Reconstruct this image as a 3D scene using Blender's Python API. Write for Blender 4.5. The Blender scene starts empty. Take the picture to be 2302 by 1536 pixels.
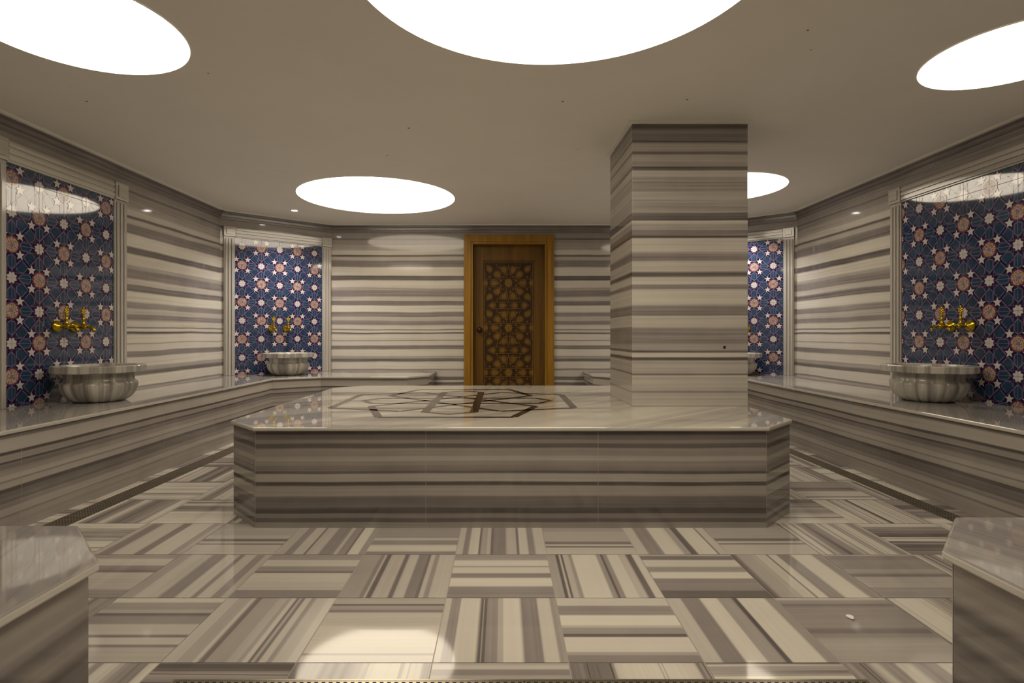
import bpy, math, random
from mathutils import Vector
random.seed(7)
C = bpy.context.scene.collection
PI = math.pi

# ------------------------------------------------------------------ materials
def new_mat(name):
    m = bpy.data.materials.new(name); m.use_nodes = True
    nt = m.node_tree
    b = nt.nodes['Principled BSDF']
    return m, nt, b
def N(nt, t, **kw):
    n = nt.nodes.new(t)
    for k, v in kw.items(): setattr(n, k, v)
    return n
def M2(nt, op, a, b=None, c=None, clamp=False):
    n = nt.nodes.new('ShaderNodeMath'); n.operation = op; n.use_clamp = clamp
    for i, v in enumerate((a, b, c)):
        if v is None: continue
        if isinstance(v, (int, float)): n.inputs[i].default_value = v
        else: nt.links.new(v, n.inputs[i])
    return n.outputs[0]
def ramp(nt, fac, stops, interp='LINEAR'):
    r = nt.nodes.new('ShaderNodeValToRGB'); r.color_ramp.interpolation = interp
    els = r.color_ramp.elements
    while len(els) > 1: els.remove(els[-1])
    els[0].position = stops[0][0]
    c = stops[0][1]; els[0].color = (c, c, c, 1) if isinstance(c, (int, float)) else (*c, 1)
    for p, c in stops[1:]:
        e = els.new(p); e.color = (c, c, c, 1) if isinstance(c, (int, float)) else (*c, 1)
    nt.links.new(fac, r.inputs[0])
    return r.outputs[0]
def comb(nt, x, y, z=0.0):
    n = nt.nodes.new('ShaderNodeCombineXYZ')
    for i, v in enumerate((x, y, z)):
        if isinstance(v, (int, float)): n.inputs[i].default_value = v
        else: nt.links.new(v, n.inputs[i])
    return n.outputs[0]
def noise(nt, vec, detail=3.0, rough=.55, scale=1.0):
    n = nt.nodes.new('ShaderNodeTexNoise'); n.noise_dimensions = '3D'
    n.inputs['Scale'].default_value = scale; n.inputs['Detail'].default_value = detail
    n.inputs['Roughness'].default_value = rough
    nt.links.new(vec, n.inputs['Vector'])
    return n.outputs['Fac']
def plain(name, col, rough=.5, metal=0.0, var=.06, spec=.5, scale=6.0):
    m, nt, b = new_mat(name)
    tc = N(nt, 'ShaderNodeTexCoord')
    f = noise(nt, tc.outputs['Object'], 4, .6, scale)
    lo = tuple(max(0, c * (1 - var)) for c in col); hi = tuple(min(1, c * (1 + var)) for c in col)
    nt.links.new(ramp(nt, f, [(.3, lo), (.7, hi)]), b.inputs['Base Color'])
    b.inputs['Roughness'].default_value = rough; b.inputs['Metallic'].default_value = metal
    b.inputs['Specular IOR Level'].default_value = spec
    return m

MARBLE = [(0.0, (.095, .082, .078)), (.3, (.235, .210, .200)), (.6, (.41, .38, .345)), (1.0, (.60, .57, .50))]
def marble(name, stops=None, cols=MARBLE, rough=.12, warp=.018, fine=.24, lines=.35, freq=9.0, spec=.5, soft=0.0, tone=False):
    """striped marble: the band coordinate is UV.x in metres, UV.y runs along the bands"""
    m, nt, b = new_mat(name)
    uv = N(nt, 'ShaderNodeUVMap'); sp = N(nt, 'ShaderNodeSeparateXYZ')
    nt.links.new(uv.outputs[0], sp.inputs[0])
    u, v = sp.outputs[0], sp.outputs[1]
    w = noise(nt, comb(nt, M2(nt, 'MULTIPLY', u, 2.5), M2(nt, 'MULTIPLY', v, .9), 3.3), 3, .5)
    u2 = M2(nt, 'ADD', u, M2(nt, 'MULTIPLY', M2(nt, 'SUBTRACT', w, .5), warp * 2))
    if tone:
        at = N(nt, 'ShaderNodeAttribute'); at.attribute_name = 'tone'; val = at.outputs['Fac']
    elif stops:
        lo = stops[0][0]; hi = stops[-1][0]
        val = None
        chunks = []; i = 0
        while i < len(stops) - 1:
            chunks.append(stops[i:i + 30]); i += 29
        for ch in chunks:
            a, bb = ch[0][0], ch[-1][0]
            f = M2(nt, 'DIVIDE', M2(nt, 'SUBTRACT', u2, a), max(1e-4, bb - a), clamp=True)
            r = ramp(nt, f, [((z - a) / max(1e-4, bb - a), c) for z, c in ch])
            if val is None: val = r
            else:
                g = M2(nt, 'GREATER_THAN', u2, a)
                val = M2(nt, 'ADD', M2(nt, 'MULTIPLY', r, g), M2(nt, 'MULTIPLY', val, M2(nt, 'SUBTRACT', 1.0, g)))
    else:
        f = noise(nt, comb(nt, M2(nt, 'MULTIPLY', u2, freq), M2(nt, 'MULTIPLY', v, .12), 1.7), 3, .62)
        k = .10 + soft
        val = ramp(nt, f, [(.5 - k * 1.6, .05), (.5 - k * .7, .35), (.5 - k * .15, .45), (.5 + k * .15, .8), (.5 + k, .95)])
    fn = noise(nt, comb(nt, M2(nt, 'MULTIPLY', u2, 75.0), M2(nt, 'MULTIPLY', v, .5), 9.1), 3, .6)
    val = M2(nt, 'ADD', val, M2(nt, 'MULTIPLY', M2(nt, 'SUBTRACT', fn, .5), fine * 2))
    if lines:
        ln = noise(nt, comb(nt, M2(nt, 'MULTIPLY', u2, 17.0), M2(nt, 'MULTIPLY', v, .15), 5.7), 1, .5)
        d = M2(nt, 'ABSOLUTE', M2(nt, 'SUBTRACT', ln, .56))
        d = M2(nt, 'SUBTRACT', 1.0, M2(nt, 'DIVIDE', d, .022), clamp=True)
        val = M2(nt, 'SUBTRACT', val, M2(nt, 'MULTIPLY', d, lines))
    cloud = noise(nt, comb(nt, M2(nt, 'MULTIPLY', u, 3.0), M2(nt, 'MULTIPLY', v, 3.0), 2.2), 4, .6)
    val = M2(nt, 'ADD', val, M2(nt, 'MULTIPLY', M2(nt, 'SUBTRACT', cloud, .5), .22), clamp=True)
    nt.links.new(ramp(nt, val, cols), b.inputs['Base Color'])
    b.inputs['Roughness'].default_value = rough
    b.inputs['Specular IOR Level'].default_value = spec
    return m

def pxs(rows, scale, y0, Y):
    """rows measured down a wall at distance Y -> (height, tone) stops, bottom to top"""
    out = []
    for p0, p1, c in rows:
        z0 = 1 + (750 - (y0 + p0 / scale)) * Y / 1250; z1 = 1 + (750 - (y0 + p1 / scale)) * Y / 1250
        out += [(z1, c), (z0, c)]
    out.sort(key=lambda t: t[0])
    r = [out[0]]
    for z, c in out[1:]:
        if z <= r[-1][0] + .0005: z = r[-1][0] + .0008
        r.append((z, c))
    return r
WALL = pxs([(78,118,.42),(122,130,.2),(136,160,.4),(170,205,.5),(215,240,.8),(247,254,.12),(262,280,.62),(292,332,.25),(342,398,.88),
 (406,432,.1),(442,486,.85),(495,506,.5),(514,552,.28),(562,585,.68),(592,618,.2),(628,668,.92),(680,704,.3),(712,735,.62),(742,764,.3),
 (776,800,.8),(804,808,.25),(813,824,.85),(828,834,.12),(842,880,.85),(884,888,.45),(893,920,.85),(926,950,.25),(957,1000,.88),(1005,1020,.5),
 (1030,1044,.15),(1052,1098,.9),(1103,1108,.3),(1118,1154,.72),(1160,1180,.12),(1185,1196,.7),(1201,1214,.1),(1225,1300,.6),(1310,1330,.2),(1345,1500,.6)], 3.34, 500, 7.16)
COLUMN = pxs([(70,104,.15),(110,160,.33),(164,170,.12),(180,212,.58),(218,226,.15),(232,260,.55),(268,285,.45),(290,303,.1),(310,330,.65),(340,400,.42),
 (410,440,.55),(450,505,.45),(512,534,.12),(539,544,.08),(549,556,.8),(562,588,.5),(592,616,.25),(620,626,.03),(634,690,.74),(708,735,.28),
 (745,788,.66),(796,810,.08),(820,850,.78),(856,870,.3),(880,948,.82),(958,1000,.3),(1006,1054,.72),(1064,1138,.33),(1146,1166,.5),(1172,1178,.1),
 (1182,1200,.85),(1205,1213,.05),(1222,1278,.62),(1281,1286,.25),(1292,1364,.7),(1367,1371,.4),(1378,1440,.72)], 2.134, 240, 3.667)
PLAT = pxs([(330,350,.1),(354,376,.2),(382,398,.4),(404,424,.1),(432,470,.42),(478,498,.58),(506,526,.42),(532,556,.32),(560,572,.08),(577,618,.6),
 (624,640,.0),(648,698,.52),(708,768,.2),(774,800,.02),(806,826,.35),(832,850,.1),(857,920,.5)], 2.558, 840, 2.86)
BENCH = pxs([(40,60,.3),(70,168,.66),(178,196,.02),(204,250,.42),(256,268,.02),(275,312,.22),(320,360,.4),(372,410,.55),(416,424,.3),(432,476,.5),(484,510,.02),  # first row is the shadow under the seat lip, painted in as tone
 (520,596,.16),(604,640,.3),(650,700,.5),(706,716,.25),(726,860,.45)], 3.837, 960, 2.885)

m_wall = marble('wall_marble', WALL, rough=.075, fine=.20, lines=.16, spec=.38)
m_col = marble('column_marble', COLUMN, rough=.06, warp=.006, fine=.30, lines=0)
m_plat = marble('platform_marble', PLAT, rough=.06, warp=.010, fine=.16, lines=0)
m_bench = marble('bench_marble', BENCH, rough=.06, warp=.010, fine=.14, lines=0)
NEAR_SHADED = [(0, .1), (.05, .15), (.2, .25), (.235, .1), (.26, .3), (.30, .28), (.33, .06), (.35, .35), (.375, .3), (.40, .06), (.425, .42), (.5, .5)]  # stone bands with the near blocks' shade put in, darkest towards the floor
m_near_shaded = marble('shaded_near_bench_marble', NEAR_SHADED, rough=.06, warp=.012, fine=.14, lines=0)
m_floor = marble('floor_marble', None, rough=.06, freq=8.5, fine=.14, lines=.5, spec=.36)
m_corn = marble('cornice_marble', [(0, .5), (.01, .15), (.028, .3), (.036, .06), (.055, .3), (.072, .1), (.10, .25)], rough=.15, warp=.004, fine=.15, lines=0)
PALE = [(0.0, (.26, .24, .22)), (.35, (.41, .385, .35)), (.7, (.53, .505, .455)), (1.0, (.61, .58, .52))]
m_edge_lit = marble('lit_slab_edge_marble', None, cols=PALE, rough=.09, freq=7, fine=.12, lines=.1, soft=.08)  # paler than the top: lamp highlight on the rounded edge put into colour
m_pale = marble('pale_marble', None, cols=PALE, rough=.09, freq=7, fine=.12, lines=.1, soft=.08)
m_floor_t = marble('banded_floor_marble', None, rough=.06, fine=.10, lines=0, spec=.36, tone=True)
m_floor_h = marble('honed_floor_marble', None, rough=.30, fine=.10, lines=0, spec=.36, tone=True)
m_lip = marble('slab_marble', None, cols=[(0, (.21, .195, .175)), (.35, (.35, .33, .295)), (.7, (.48, .455, .40)), (1, (.56, .53, .465))], rough=.022, freq=3.2, fine=.14, lines=.12, soft=.04, warp=.06, spec=.68)
m_seat = marble('seat_marble', None, cols=[(0, (.17, .155, .15)), (.5, (.30, .28, .265)), (1, (.40, .38, .355))], rough=.03, freq=4, fine=.12, lines=.2, soft=.05, warp=.04, spec=.95)
m_basin = marble('basin_marble', None, cols=[(0, (.20, .185, .17)), (.4, (.33, .31, .28)), (1, (.52, .495, .44))], rough=.18, freq=11, fine=.08, lines=.15, warp=.05)
m_grout = plain('pale_grout', (.34, .315, .275), .6)
m_plaster = plain('ceiling_plaster', (.84, .81, .755), .65, var=.02, scale=2)
m_gold = plain('polished_brass', (.60, .42, .04), .2, 1.0, .1)
m_steel = plain('drain_steel', (.42, .38, .30), .3, 1.0, .15, scale=14)
m_dark = plain('drain_pit', (.02, .018, .012), .8)
m_inlay = plain('brown_inlay_marble', (.050, .034, .026), .07, 0, .25, .4, 30)
m_knob = plain('dark_bronze', (.06, .035, .02), .3, .8)
m_chrome = plain('chrome_bezel', (.7, .7, .68), .2, 1.0)

def wood(name, dark, light, rough=.35):
    m, nt, b = new_mat(name)
    tc = N(nt, 'ShaderNodeTexCoord'); sp = N(nt, 'ShaderNodeSeparateXYZ')
    nt.links.new(tc.outputs['Object'], sp.inputs[0])
    f = noise(nt, comb(nt, M2(nt, 'MULTIPLY', sp.outputs[0], 22), M2(nt, 'MULTIPLY', sp.outputs[1], 22), M2(nt, 'MULTIPLY', sp.outputs[2], 1.3)), 5, .6)
    nt.links.new(ramp(nt, f, [(.3, dark), (.7, light)]), b.inputs['Base Color'])
    b.inputs['Roughness'].default_value = rough; b.inputs['Specular IOR Level'].default_value = .22
    return m
m_casing = wood('golden_oak', (.21, .105, .012), (.33, .175, .024))
m_leaf = wood('brown_oak', (.095, .045, .007), (.165, .085, .013), .4)
m_carve = wood('carved_oak', (.125, .062, .009), (.19, .10, .016), .4)
m_groove_shade = wood('shaded_groove_wood', (.026, .012, .003), (.048, .022, .005), .5)  # darker wood tone carries the shade in the carving's recesses

def emit(name, col, s):
    m, nt, b = new_mat(name)
    b.inputs['Base Color'].default_value = (0.8, .8, .8, 1)
    b.inputs['Emission Color'].default_value = (*col, 1); b.inputs['Emission Strength'].default_value = s
    return m
LAMP = (1.0, .868, .68)
m_lamp = emit('lamp_diffuser', LAMP, 6.2)
m_spot = emit('spot_lens', (1, .93, .85), 40)

t_navy = plain('tile_navy', (.015, .012, .055), .05, 0, .2, .85, 20)
t_teal = plain('tile_teal', (.017, .048, .092), .05, 0, .30, .85, 9)
t_lilac = plain('tile_lilac', (.17, .14, .25), .05, 0, .1, .85)
t_cream = plain('tile_cream', (.54, .51, .50), .05, 0, .05, .85)
t_plum = plain('tile_plum', (.13, .035, .075), .05, 0, .2, .85)
t_grout = plain('tile_grout', (.20, .22, .27), .5)
def filigree():
    m, nt, b = new_mat('tile_medallion')
    tc = N(nt, 'ShaderNodeTexCoord')
    vo = N(nt, 'ShaderNodeTexVoronoi'); vo.feature = 'DISTANCE_TO_EDGE'; vo.inputs['Scale'].default_value = 72
    nt.links.new(tc.outputs['Object'], vo.inputs['Vector'])
    nt.links.new(ramp(nt, vo.outputs['Distance'], [(.0, (.40, .35, .30)), (.13, (.38, .28, .22)), (.2, (.25, .09, .05)), (.5, (.17, .045, .04))]), b.inputs['Base Color'])
    b.inputs['Roughness'].default_value = .04
    return m
t_med = filigree()

# ------------------------------------------------------------------ mesh builder
class MB:
    def __init__(s): s.v = []; s.f = []; s.uv = []; s.mi = []; s.mats = []; s.tone = {}
    def mat(s, m):
        if m not in s.mats: s.mats.append(m)
        return s.mats.index(m)
    def face(s, pts, m, uv=None, tone=None):
        if tone: s.tone[len(s.f)] = tone
        pts = [Vector(p) for p in pts]
        i = len(s.v); s.v += pts; s.f.append(list(range(i, i + len(pts))))
        if uv is None:
            n = Vector((0, 0, 0))
            for a in range(len(pts)):
                p, q = pts[a], pts[(a + 1) % len(pts)]
                n += Vector(((p.y - q.y) * (p.z + q.z), (p.z - q.z) * (p.x + q.x), (p.x - q.x) * (p.y + q.y)))
            if n.length > 0: n.normalize()
            if abs(n.z) > .6: uv = [(p.y, p.x) for p in pts]
            else:
                h = Vector((-n.y, n.x, 0)); h = h.normalized() if h.length > 0 else Vector((1, 0, 0))
                uv = [(p.z, p.dot(h)) for p in pts]
        elif callable(uv): uv = [uv(p) for p in pts]
        s.uv.append(uv); s.mi.append(s.mat(m))
    def prism(s, poly, z0, z1, m, mtop=None, uvtop=None, cap=True, uvside=None):
        """poly counter-clockwise from above"""
        n = len(poly)
        for i in range(n):
            a, b = poly[i], poly[(i + 1) % n]
            s.face([(a[0], a[1], z0), (b[0], b[1], z0), (b[0], b[1], z1), (a[0], a[1], z1)], m, uvside)
        if cap:
            s.face([(p[0], p[1], z1) for p in poly], mtop or m, uvtop)
            s.face([(p[0], p[1], z0) for p in reversed(poly)], mtop or m, uvtop)
    def box(s, lo, hi, m, uv=None):
        x0, y0, z0 = lo; x1, y1, z1 = hi
        P = [(x0, y0), (x1, y0), (x1, y1), (x0, y1)]
        s.prism(P, z0, z1, m, uvtop=uv, uvside=uv)
    def fbox(s, fr, a, b, m, uv=None):
        """box in a wall frame fr(u, z, out)"""
        (u0, z0, w0), (u1, z1, w1) = a, b
        c = lambda i, j, k: fr(u1 if i else u0, z1 if j else z0, w1 if k else w0)
        for q in (((0,0,1),(1,0,1),(1,1,1),(0,1,1)), ((1,0,0),(0,0,0),(0,1,0),(1,1,0)), ((0,0,0),(0,0,1),(0,1,1),(0,1,0)),
                  ((1,0,1),(1,0,0),(1,1,0),(1,1,1)), ((0,1,1),(1,1,1),(1,1,0),(0,1,0)), ((0,0,0),(1,0,0),(1,0,1),(0,0,1))):
            s.face([c(*t) for t in q], m, uv)
    def build(s, name, parent=None, smooth=False, bevel=0.0, merge=False):
        me = bpy.data.meshes.new(name)
        me.from_pydata([tuple(p) for p in s.v], [], s.f)
        ul = me.uv_layers.new(name='UVMap')
        k = 0
        for fi, f in enumerate(s.f):
            for j in range(len(f)):
                ul.data[k].uv = s.uv[fi][j]; k += 1
        if s.tone:
            ca = me.color_attributes.new('tone', 'FLOAT_COLOR', 'CORNER'); k = 0
            for fi, f in enumerate(s.f):
                t = s.tone.get(fi)
                for j in range(len(f)):
                    v = t[j] if t else .5
                    ca.data[k].color = (v, v, v, 1); k += 1
        for m in s.mats: me.materials.append(m)
        me.polygons.foreach_set('material_index', s.mi)
        me.update()
        if merge or bevel or smooth:
            import bmesh
            bm = bmesh.new(); bm.from_mesh(me)
            bmesh.ops.remove_doubles(bm, verts=bm.verts, dist=.00005)
            bmesh.ops.recalc_face_normals(bm, faces=bm.faces)
            bm.to_mesh(me); bm.free()
        o = bpy.data.objects.new(name, me); C.objects.link(o)
        if smooth:
            for p in me.polygons: p.use_smooth = True
        if bevel:
            b = o.modifiers.new('bevel', 'BEVEL'); b.width = bevel; b.segments = 3; b.limit_method = 'ANGLE'; b.angle_limit = .6
        if parent:
            o.parent = parent
            if parent.type == 'EMPTY' or True:
                bpy.context.view_layer.update()
                o.matrix_parent_inverse = parent.matrix_world.inverted()
        return o

def empty(name, loc, label, cat, group=None):
    o = bpy.data.objects.new(name, None); C.objects.link(o); o.location = loc; o.empty_display_size = .1
    o['label'] = label; o['category'] = cat
    if group: o['group'] = group
    return o
def tag(o, label, cat, group=None):
    o['label'] = label; o['category'] = cat
    if group: o['group'] = group
    return o
def struct(o, label=None):
    o['kind'] = 'structure'
    if label: o['label'] = label
    return o

# ------------------------------------------------------------------ the room
CEIL = 2.395; SEAT = .52
LW, RW = -3.19, 3.36
A = (LW, 6.28); B = (-2.20, 7.15); D = (2.45, 7.15); Cc = (RW, 6.34)
FA = (LW, 1.26); FB = (-2.20, .40); FD = (2.45, .40); FC = (RW, 1.22)

def wallquad(mb, p, q, z0=0, z1=CEIL, m=None):
    mb.face([(p[0], p[1], z0), (q[0], q[1], z0), (q[0], q[1], z1), (p[0], p[1], z1)], m or m_wall)
def wall(name, p, q, label):
    """a wall slab with real thickness outward (room on the left when walking p->q)"""
    mb = MB()
    d = Vector((q[0] - p[0], q[1] - p[1])).normalized(); o = Vector((d.y, -d.x)) * .12
    mb.prism([(p[0] + o.x, p[1] + o.y), (q[0] + o.x, q[1] + o.y), q, p], 0, CEIL, m_wall)
    return struct(mb.build(name), label)
wall('wall_left', A, FA, 'left wall of horizontally striped grey and cream marble')
wall('wall_back_left', B, A, 'angled wall at the back left behind the tiled niche')
wall('wall_back_right', Cc, D, 'angled wall at the back right, half hidden by the column')
wall('wall_right', FC, Cc, 'right wall of horizontally striped grey and cream marble')
wall('wall_front_left', FA, FB, 'angled wall at the front left')
wall('wall_front_right', FD, FC, 'angled wall at the front right')
mb = MB()
DX0, DX1, DZ = -.412, .573, 2.178      # clear door opening
for x0, x1, z0, z1 in ((B[0], DX0, 0, CEIL), (DX1, D[0], 0, CEIL), (DX0, DX1, DZ, CEIL)):
    mb.box((x0, 7.15, z0), (x1, 7.35, z1), m_wall)
struct(mb.build('wall_back'), 'back wall of horizontally striped grey and cream marble around the door')
mb = MB()
for x0, x1, z0, z1 in ((FB[0], -.78, 0, CEIL), (.92, FD[0], 0, CEIL), (-.78, .92, 2.2, CEIL)):
    mb.box((x0, .25, z0), (x1, .40, z1), m_wall)
struct(mb.build('wall_front'), 'front wall with the entrance opening')
mb = MB()
mb.box((-.90, -1.4, 0), (-.78, .25, 2.3), m_plaster); mb.box((.92, -1.4, 0), (1.04, .25, 2.3), m_plaster)
mb.box((-.90, -1.52, 0), (1.04, -1.4, 2.3), m_plaster); mb.box((-.78, -1.4, 2.2), (.92, .25, 2.3), m_plaster)
struct(mb.build('wall_entrance'), 'plain walls of the entrance passage')

# floor: square tiles laid with the stripes alternating, real joints between
mb = MB()
W = .4131; X0 = -.2133; Y0 = 1.688; G = .0016
mb.box((-3.4, -1.5, -.06), (3.5, 7.4, -.0012), m_grout)
DR = [(-2.395, -2.262, 1.70, 5.90), (2.388, 2.50, 1.70, 5.90), (-.950, 1.055, 1.475, 1.608)]   # drain channels cut out
def tile(x0, x1, y0, y1, ori, off, tilt):
    uv = (lambda p: (p.y - y0 + off, p.x * .6 + off * 3)) if ori else (lambda p: (p.x - x0 + off, p.y * .6 + off * 3))
    cx = (x0 + x1) / 2; cy = (y0 + y1) / 2
    zz = lambda x, y: (x - cx) * tilt[0] + (y - cy) * tilt[1]
    mb.face([(x0, y0, zz(x0, y0)), (x1, y0, zz(x1, y0)), (x1, y1, zz(x1, y1)), (x0, y1, zz(x0, y1))], m_floor, uv)
def cut(r, holes):
    out = [r]
    for hx0, hx1, hy0, hy1 in holes:
        nx = []
        for (a, b, c, d) in out:
            if hx1 <= a or hx0 >= b or hy1 <= c or hy0 >= d: nx.append((a, b, c, d)); continue
            if a < hx0: nx.append((a, hx0, c, d))
            if hx1 < b: nx.append((hx1, b, c, d))
            a2, b2 = max(a, hx0), min(b, hx1)
            if c < hy0: nx.append((a2, b2, c, hy0))
            if hy1 < d: nx.append((a2, b2, hy1, d))
        out = nx
    return out
def vt(x0, x1, rows):        # stripes running away from the viewer
    o = []
    for a, b, c in rows: o += [((a - x0) / (x1 - x0), c), ((b - x0) / (x1 - x0), c)]
    return o
def ht(y0, rows):            # stripes running across, far edge first
    o = []
    for a, b, c in rows:
        for p in (a, b): o.append(((1250 / (410 + p * .2606) - y0) / .4131, c))
    return o[::-1]
R0, R1, R2 = 1.688, 1.688 + .4131, 1.688 + .8262
TONES = {
 (0, 0): vt(1095, 2165, [(1100,1150,.7),(1160,1240,.35),(1252,1420,.86),(1452,1462,.05),(1468,1474,.4),(1480,1496,.08),(1508,1600,.35),(1612,1645,.58),(1660,1800,.92),(1830,1970,.32),(1986,2090,.8),(2110,2160,.42)]),
 (-1, 0): ht(R0, [(708,758,.55),(765,772,.08),(778,800,.45),(822,828,.25),(842,940,.7),(955,1180,.8),(1190,1200,.4),(1210,1255,.75)]),
 (1, 0): ht(R0, [(705,770,.8),(782,850,.34),(866,940,1.0),(950,962,.6),(972,1015,.38),(1022,1040,.06),(1052,1170,.88),(1180,1198,.5),(1206,1225,.3)]),
 (2, 0): vt(1145, 2075, [(1150,1265,.7),(1285,1425,.3),(1448,1575,.9),(1592,1700,.45),(1716,1744,.06),(1760,1975,.9),(2000,2060,.38)]),
 (-2, 0): vt(645, 1795, [(655,760,.62),(780,900,.45),(915,940,.7),(968,1008,.12),(1022,1190,.4),(1205,1280,.5),(1292,1320,.38),(1335,1370,.66),(1384,1400,.05),(1410,1430,.45),(1440,1460,.12),(1476,1530,.6),(1542,1568,.32),(1600,1700,.6),(1722,1790,.75)]),
 (-3, 0): ht(R0, [(708,742,.75),(754,805,.38),(812,835,.5),(844,856,.12),(872,930,.34),(942,1020,.6),(1034,1046,.18),(1056,1108,.66),(1115,1128,.22),(1142,1255,.55)]),
 (3, 0): ht(R0, [(672,715,.82),(735,755,.4),(765,775,.2),(790,860,.34),(880,960,.36),(985,1010,.16),(1020,1040,.32),(1080,1215,.5)]),
 (0, 1): ht(R1, [(350,376,.4),(392,430,.85),(436,442,.5),(448,490,.85),(500,530,.28),(542,600,.95),(615,685,.33)]),
 (1, 1): vt(153, 1005, [(158,225,.45),(236,254,.03),(262,274,.6),(280,290,.08),(300,340,.62),(350,372,.4),(388,595,.9),(612,640,.42),(650,660,.08),(672,700,.38),(714,800,.86),(820,870,.65),(892,930,.1),(944,1000,.8)]),
 (2, 1): ht(R1, [(332,345,.6),(350,376,.22),(388,432,.8),(446,480,.38),(492,534,.92),(546,575,.3),(582,640,.34),(650,680,.12)]),
 (3, 1): vt(-8, 875, [(0,10,.1),(18,30,.15),(62,170,.5),(182,230,.55),(245,330,.76),(341,349,.22),(362,430,.82),(446,560,.3),(592,760,.92),(790,862,.35)]),
 (4, 1): ht(R1, [(308,335,.66),(350,370,.28),(385,450,.34),(465,490,.45),(508,520,.18),(532,610,.5),(625,650,.35)]),
 (-1, 1): vt(440, 1240, [(446,590,.45),(602,625,.3),(634,642,.62),(652,680,.12),(694,800,.6),(814,836,.16),(852,920,.66),(932,1000,.3),(1006,1026,.18),(1038,1060,.66),(1076,1100,.38),(1114,1235,.66)]),
 (-2, 1): ht(R1, [(346,375,.38),(388,430,.66),(442,475,.33),(482,490,.16),(498,560,.68),(572,635,.6),(646,685,.28)]),
 (-3, 1): vt(800, 1560, [(808,890,.42),(905,1050,.6),(1082,1178,.28),(1194,1290,.62),(1302,1330,.28),(1344,1430,.62),(1444,1500,.33),(1512,1555,.55)]),
 (-4, 1): ht(R1, [(342,365,.38),(376,425,.66),(434,455,.28),(476,484,.16),(492,545,.6),(556,630,.55),(642,680,.32)]),
 (0, 2): vt(1248, 2045, [(1256,1300,.62),(1312,1350,.3),(1366,1440,.78),(1447,1455,.16),(1470,1510,.5),(1520,1545,.62),(1556,1566,.16),(1582,1680,.3),(1702,1780,.62),(1790,1800,.18),(1816,1880,.78),(1896,1940,.32),(1962,2035,.7)]),
 (1, 2): ht(R2, [(100,130,.4),(140,218,.52),(228,243,.2),(250,258,.7),(262,270,.22),(280,330,.66)]),
 (-1, 2): ht(R2, [(100,190,.38),(196,206,.62),(216,245,.33),(260,300,.78),(314,335,.28)]),
 (2, 2): vt(780, 1490, [(788,858,.7),(874,985,.33),(1002,1130,.88),(1152,1190,.48),(1204,1244,.1),(1262,1398,.88),(1408,1416,.3),(1426,1482,.7)]),
 (3, 2): ht(R2, [(90,190,.5),(200,215,.16),(222,232,.7),(238,244,.25),(252,305,.66)]),
 (-2, 2): vt(1600, 2345, [(1608,1680,.56),(1692,1750,.32),(1762,1840,.62),(1847,1856,.16),(1872,1960,.56),(1974,2080,.28),(2094,2110,.6),(2128,2180,.34),(2186,2196,.16),(2212,2285,.82),(2300,2340,.4)]),
 (-3, 2): ht(R2, [(100,160,.48),(170,195,.56),(204,216,.12),(226,238,.62),(240,246,.2),(254,310,.62)]),
 (-4, 2): vt(80, 820, [(90,130,.6),(144,230,.28),(252,418,.66),(434,498,.26),(520,700,.7),(712,758,.36),(772,812,.56)]),
 (0, -1): ht(R0 - .4131, [(1270,1285,.5),(1290,1320,.66),(1332,1372,.25),(1380,1420,.45)]),
}
for i in range(-8, 9):
    for j in range(-8, 15):
        x0 = X0 + i * W; y0 = Y0 + j * W
        off = random.uniform(0, 60); tilt = (random.uniform(-.0012, .0012), random.uniform(-.0012, .0012))
        if (i, j) in ((-1, 0), (-2, 0), (0, 0)): tilt = (0, .0)
        ori = (i + j) % 2 != 0
        if i == -7 or i == 7: ori = True
        for (a, b, c, d) in cut((x0 + G, x0 + W - G, y0 + G, y0 + W - G), DR):
            a = max(a, -3.3); b = min(b, 3.45); c = max(c, -1.4); d = min(d, 7.3)
            if b - a < .004 or d - c < .004: continue
            xm = x0 + W / 2; ym = y0 + W / 2
            uvx0, uvy0 = x0, y0
            uv = (lambda p, o=off, y=y0: (p.y - y + o, p.x * .6 + o * 3)) if ori else (lambda p, o=off, x=x0: (p.x - x + o, p.y * .6 + o * 3))
            zz = lambda x, y: (x - xm) * tilt[0] + (y - ym) * tilt[1]
            T = TONES.get((i, j))
            if not T:
                mb.face([(a, c, zz(a, c)), (b, c, zz(b, c)), (b, d, zz(b, d)), (a, d, zz(a, d))], m_floor, uv); continue
            T = [(0, T[0][1])] + [t for t in T if 0.003 < t[0] < .997] + [(1, T[-1][1])]
            mm = m_floor_h if (i, j) == (-2, 0) else m_floor_t
            for (s0, t0), (s1, t1) in zip(T, T[1:]):
                if s1 - s0 < 1e-5: continue
                if ori: p0, p1, q0, q1 = a, b, max(c, y0 + s0 * W), min(d, y0 + s1 * W)
                else: p0, p1, q0, q1 = max(a, x0 + s0 * W), min(b, x0 + s1 * W), c, d
                if p1 - p0 < 1e-5 or q1 - q0 < 1e-5: continue
                mb.face([(p0, q0, zz(p0, q0)), (p1, q0, zz(p1, q0)), (p1, q1, zz(p1, q1)), (p0, q1, zz(p0, q1))], mm, uv,
                        (t0, t0, t1, t1) if ori else (t0, t1, t1, t0))
struct(mb.build('floor'), 'floor of square striped marble tiles laid in alternating directions')

mb = MB()
mb.box((-3.4, -1.52, CEIL), (3.55, 7.4, CEIL + .1), m_plaster)
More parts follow.
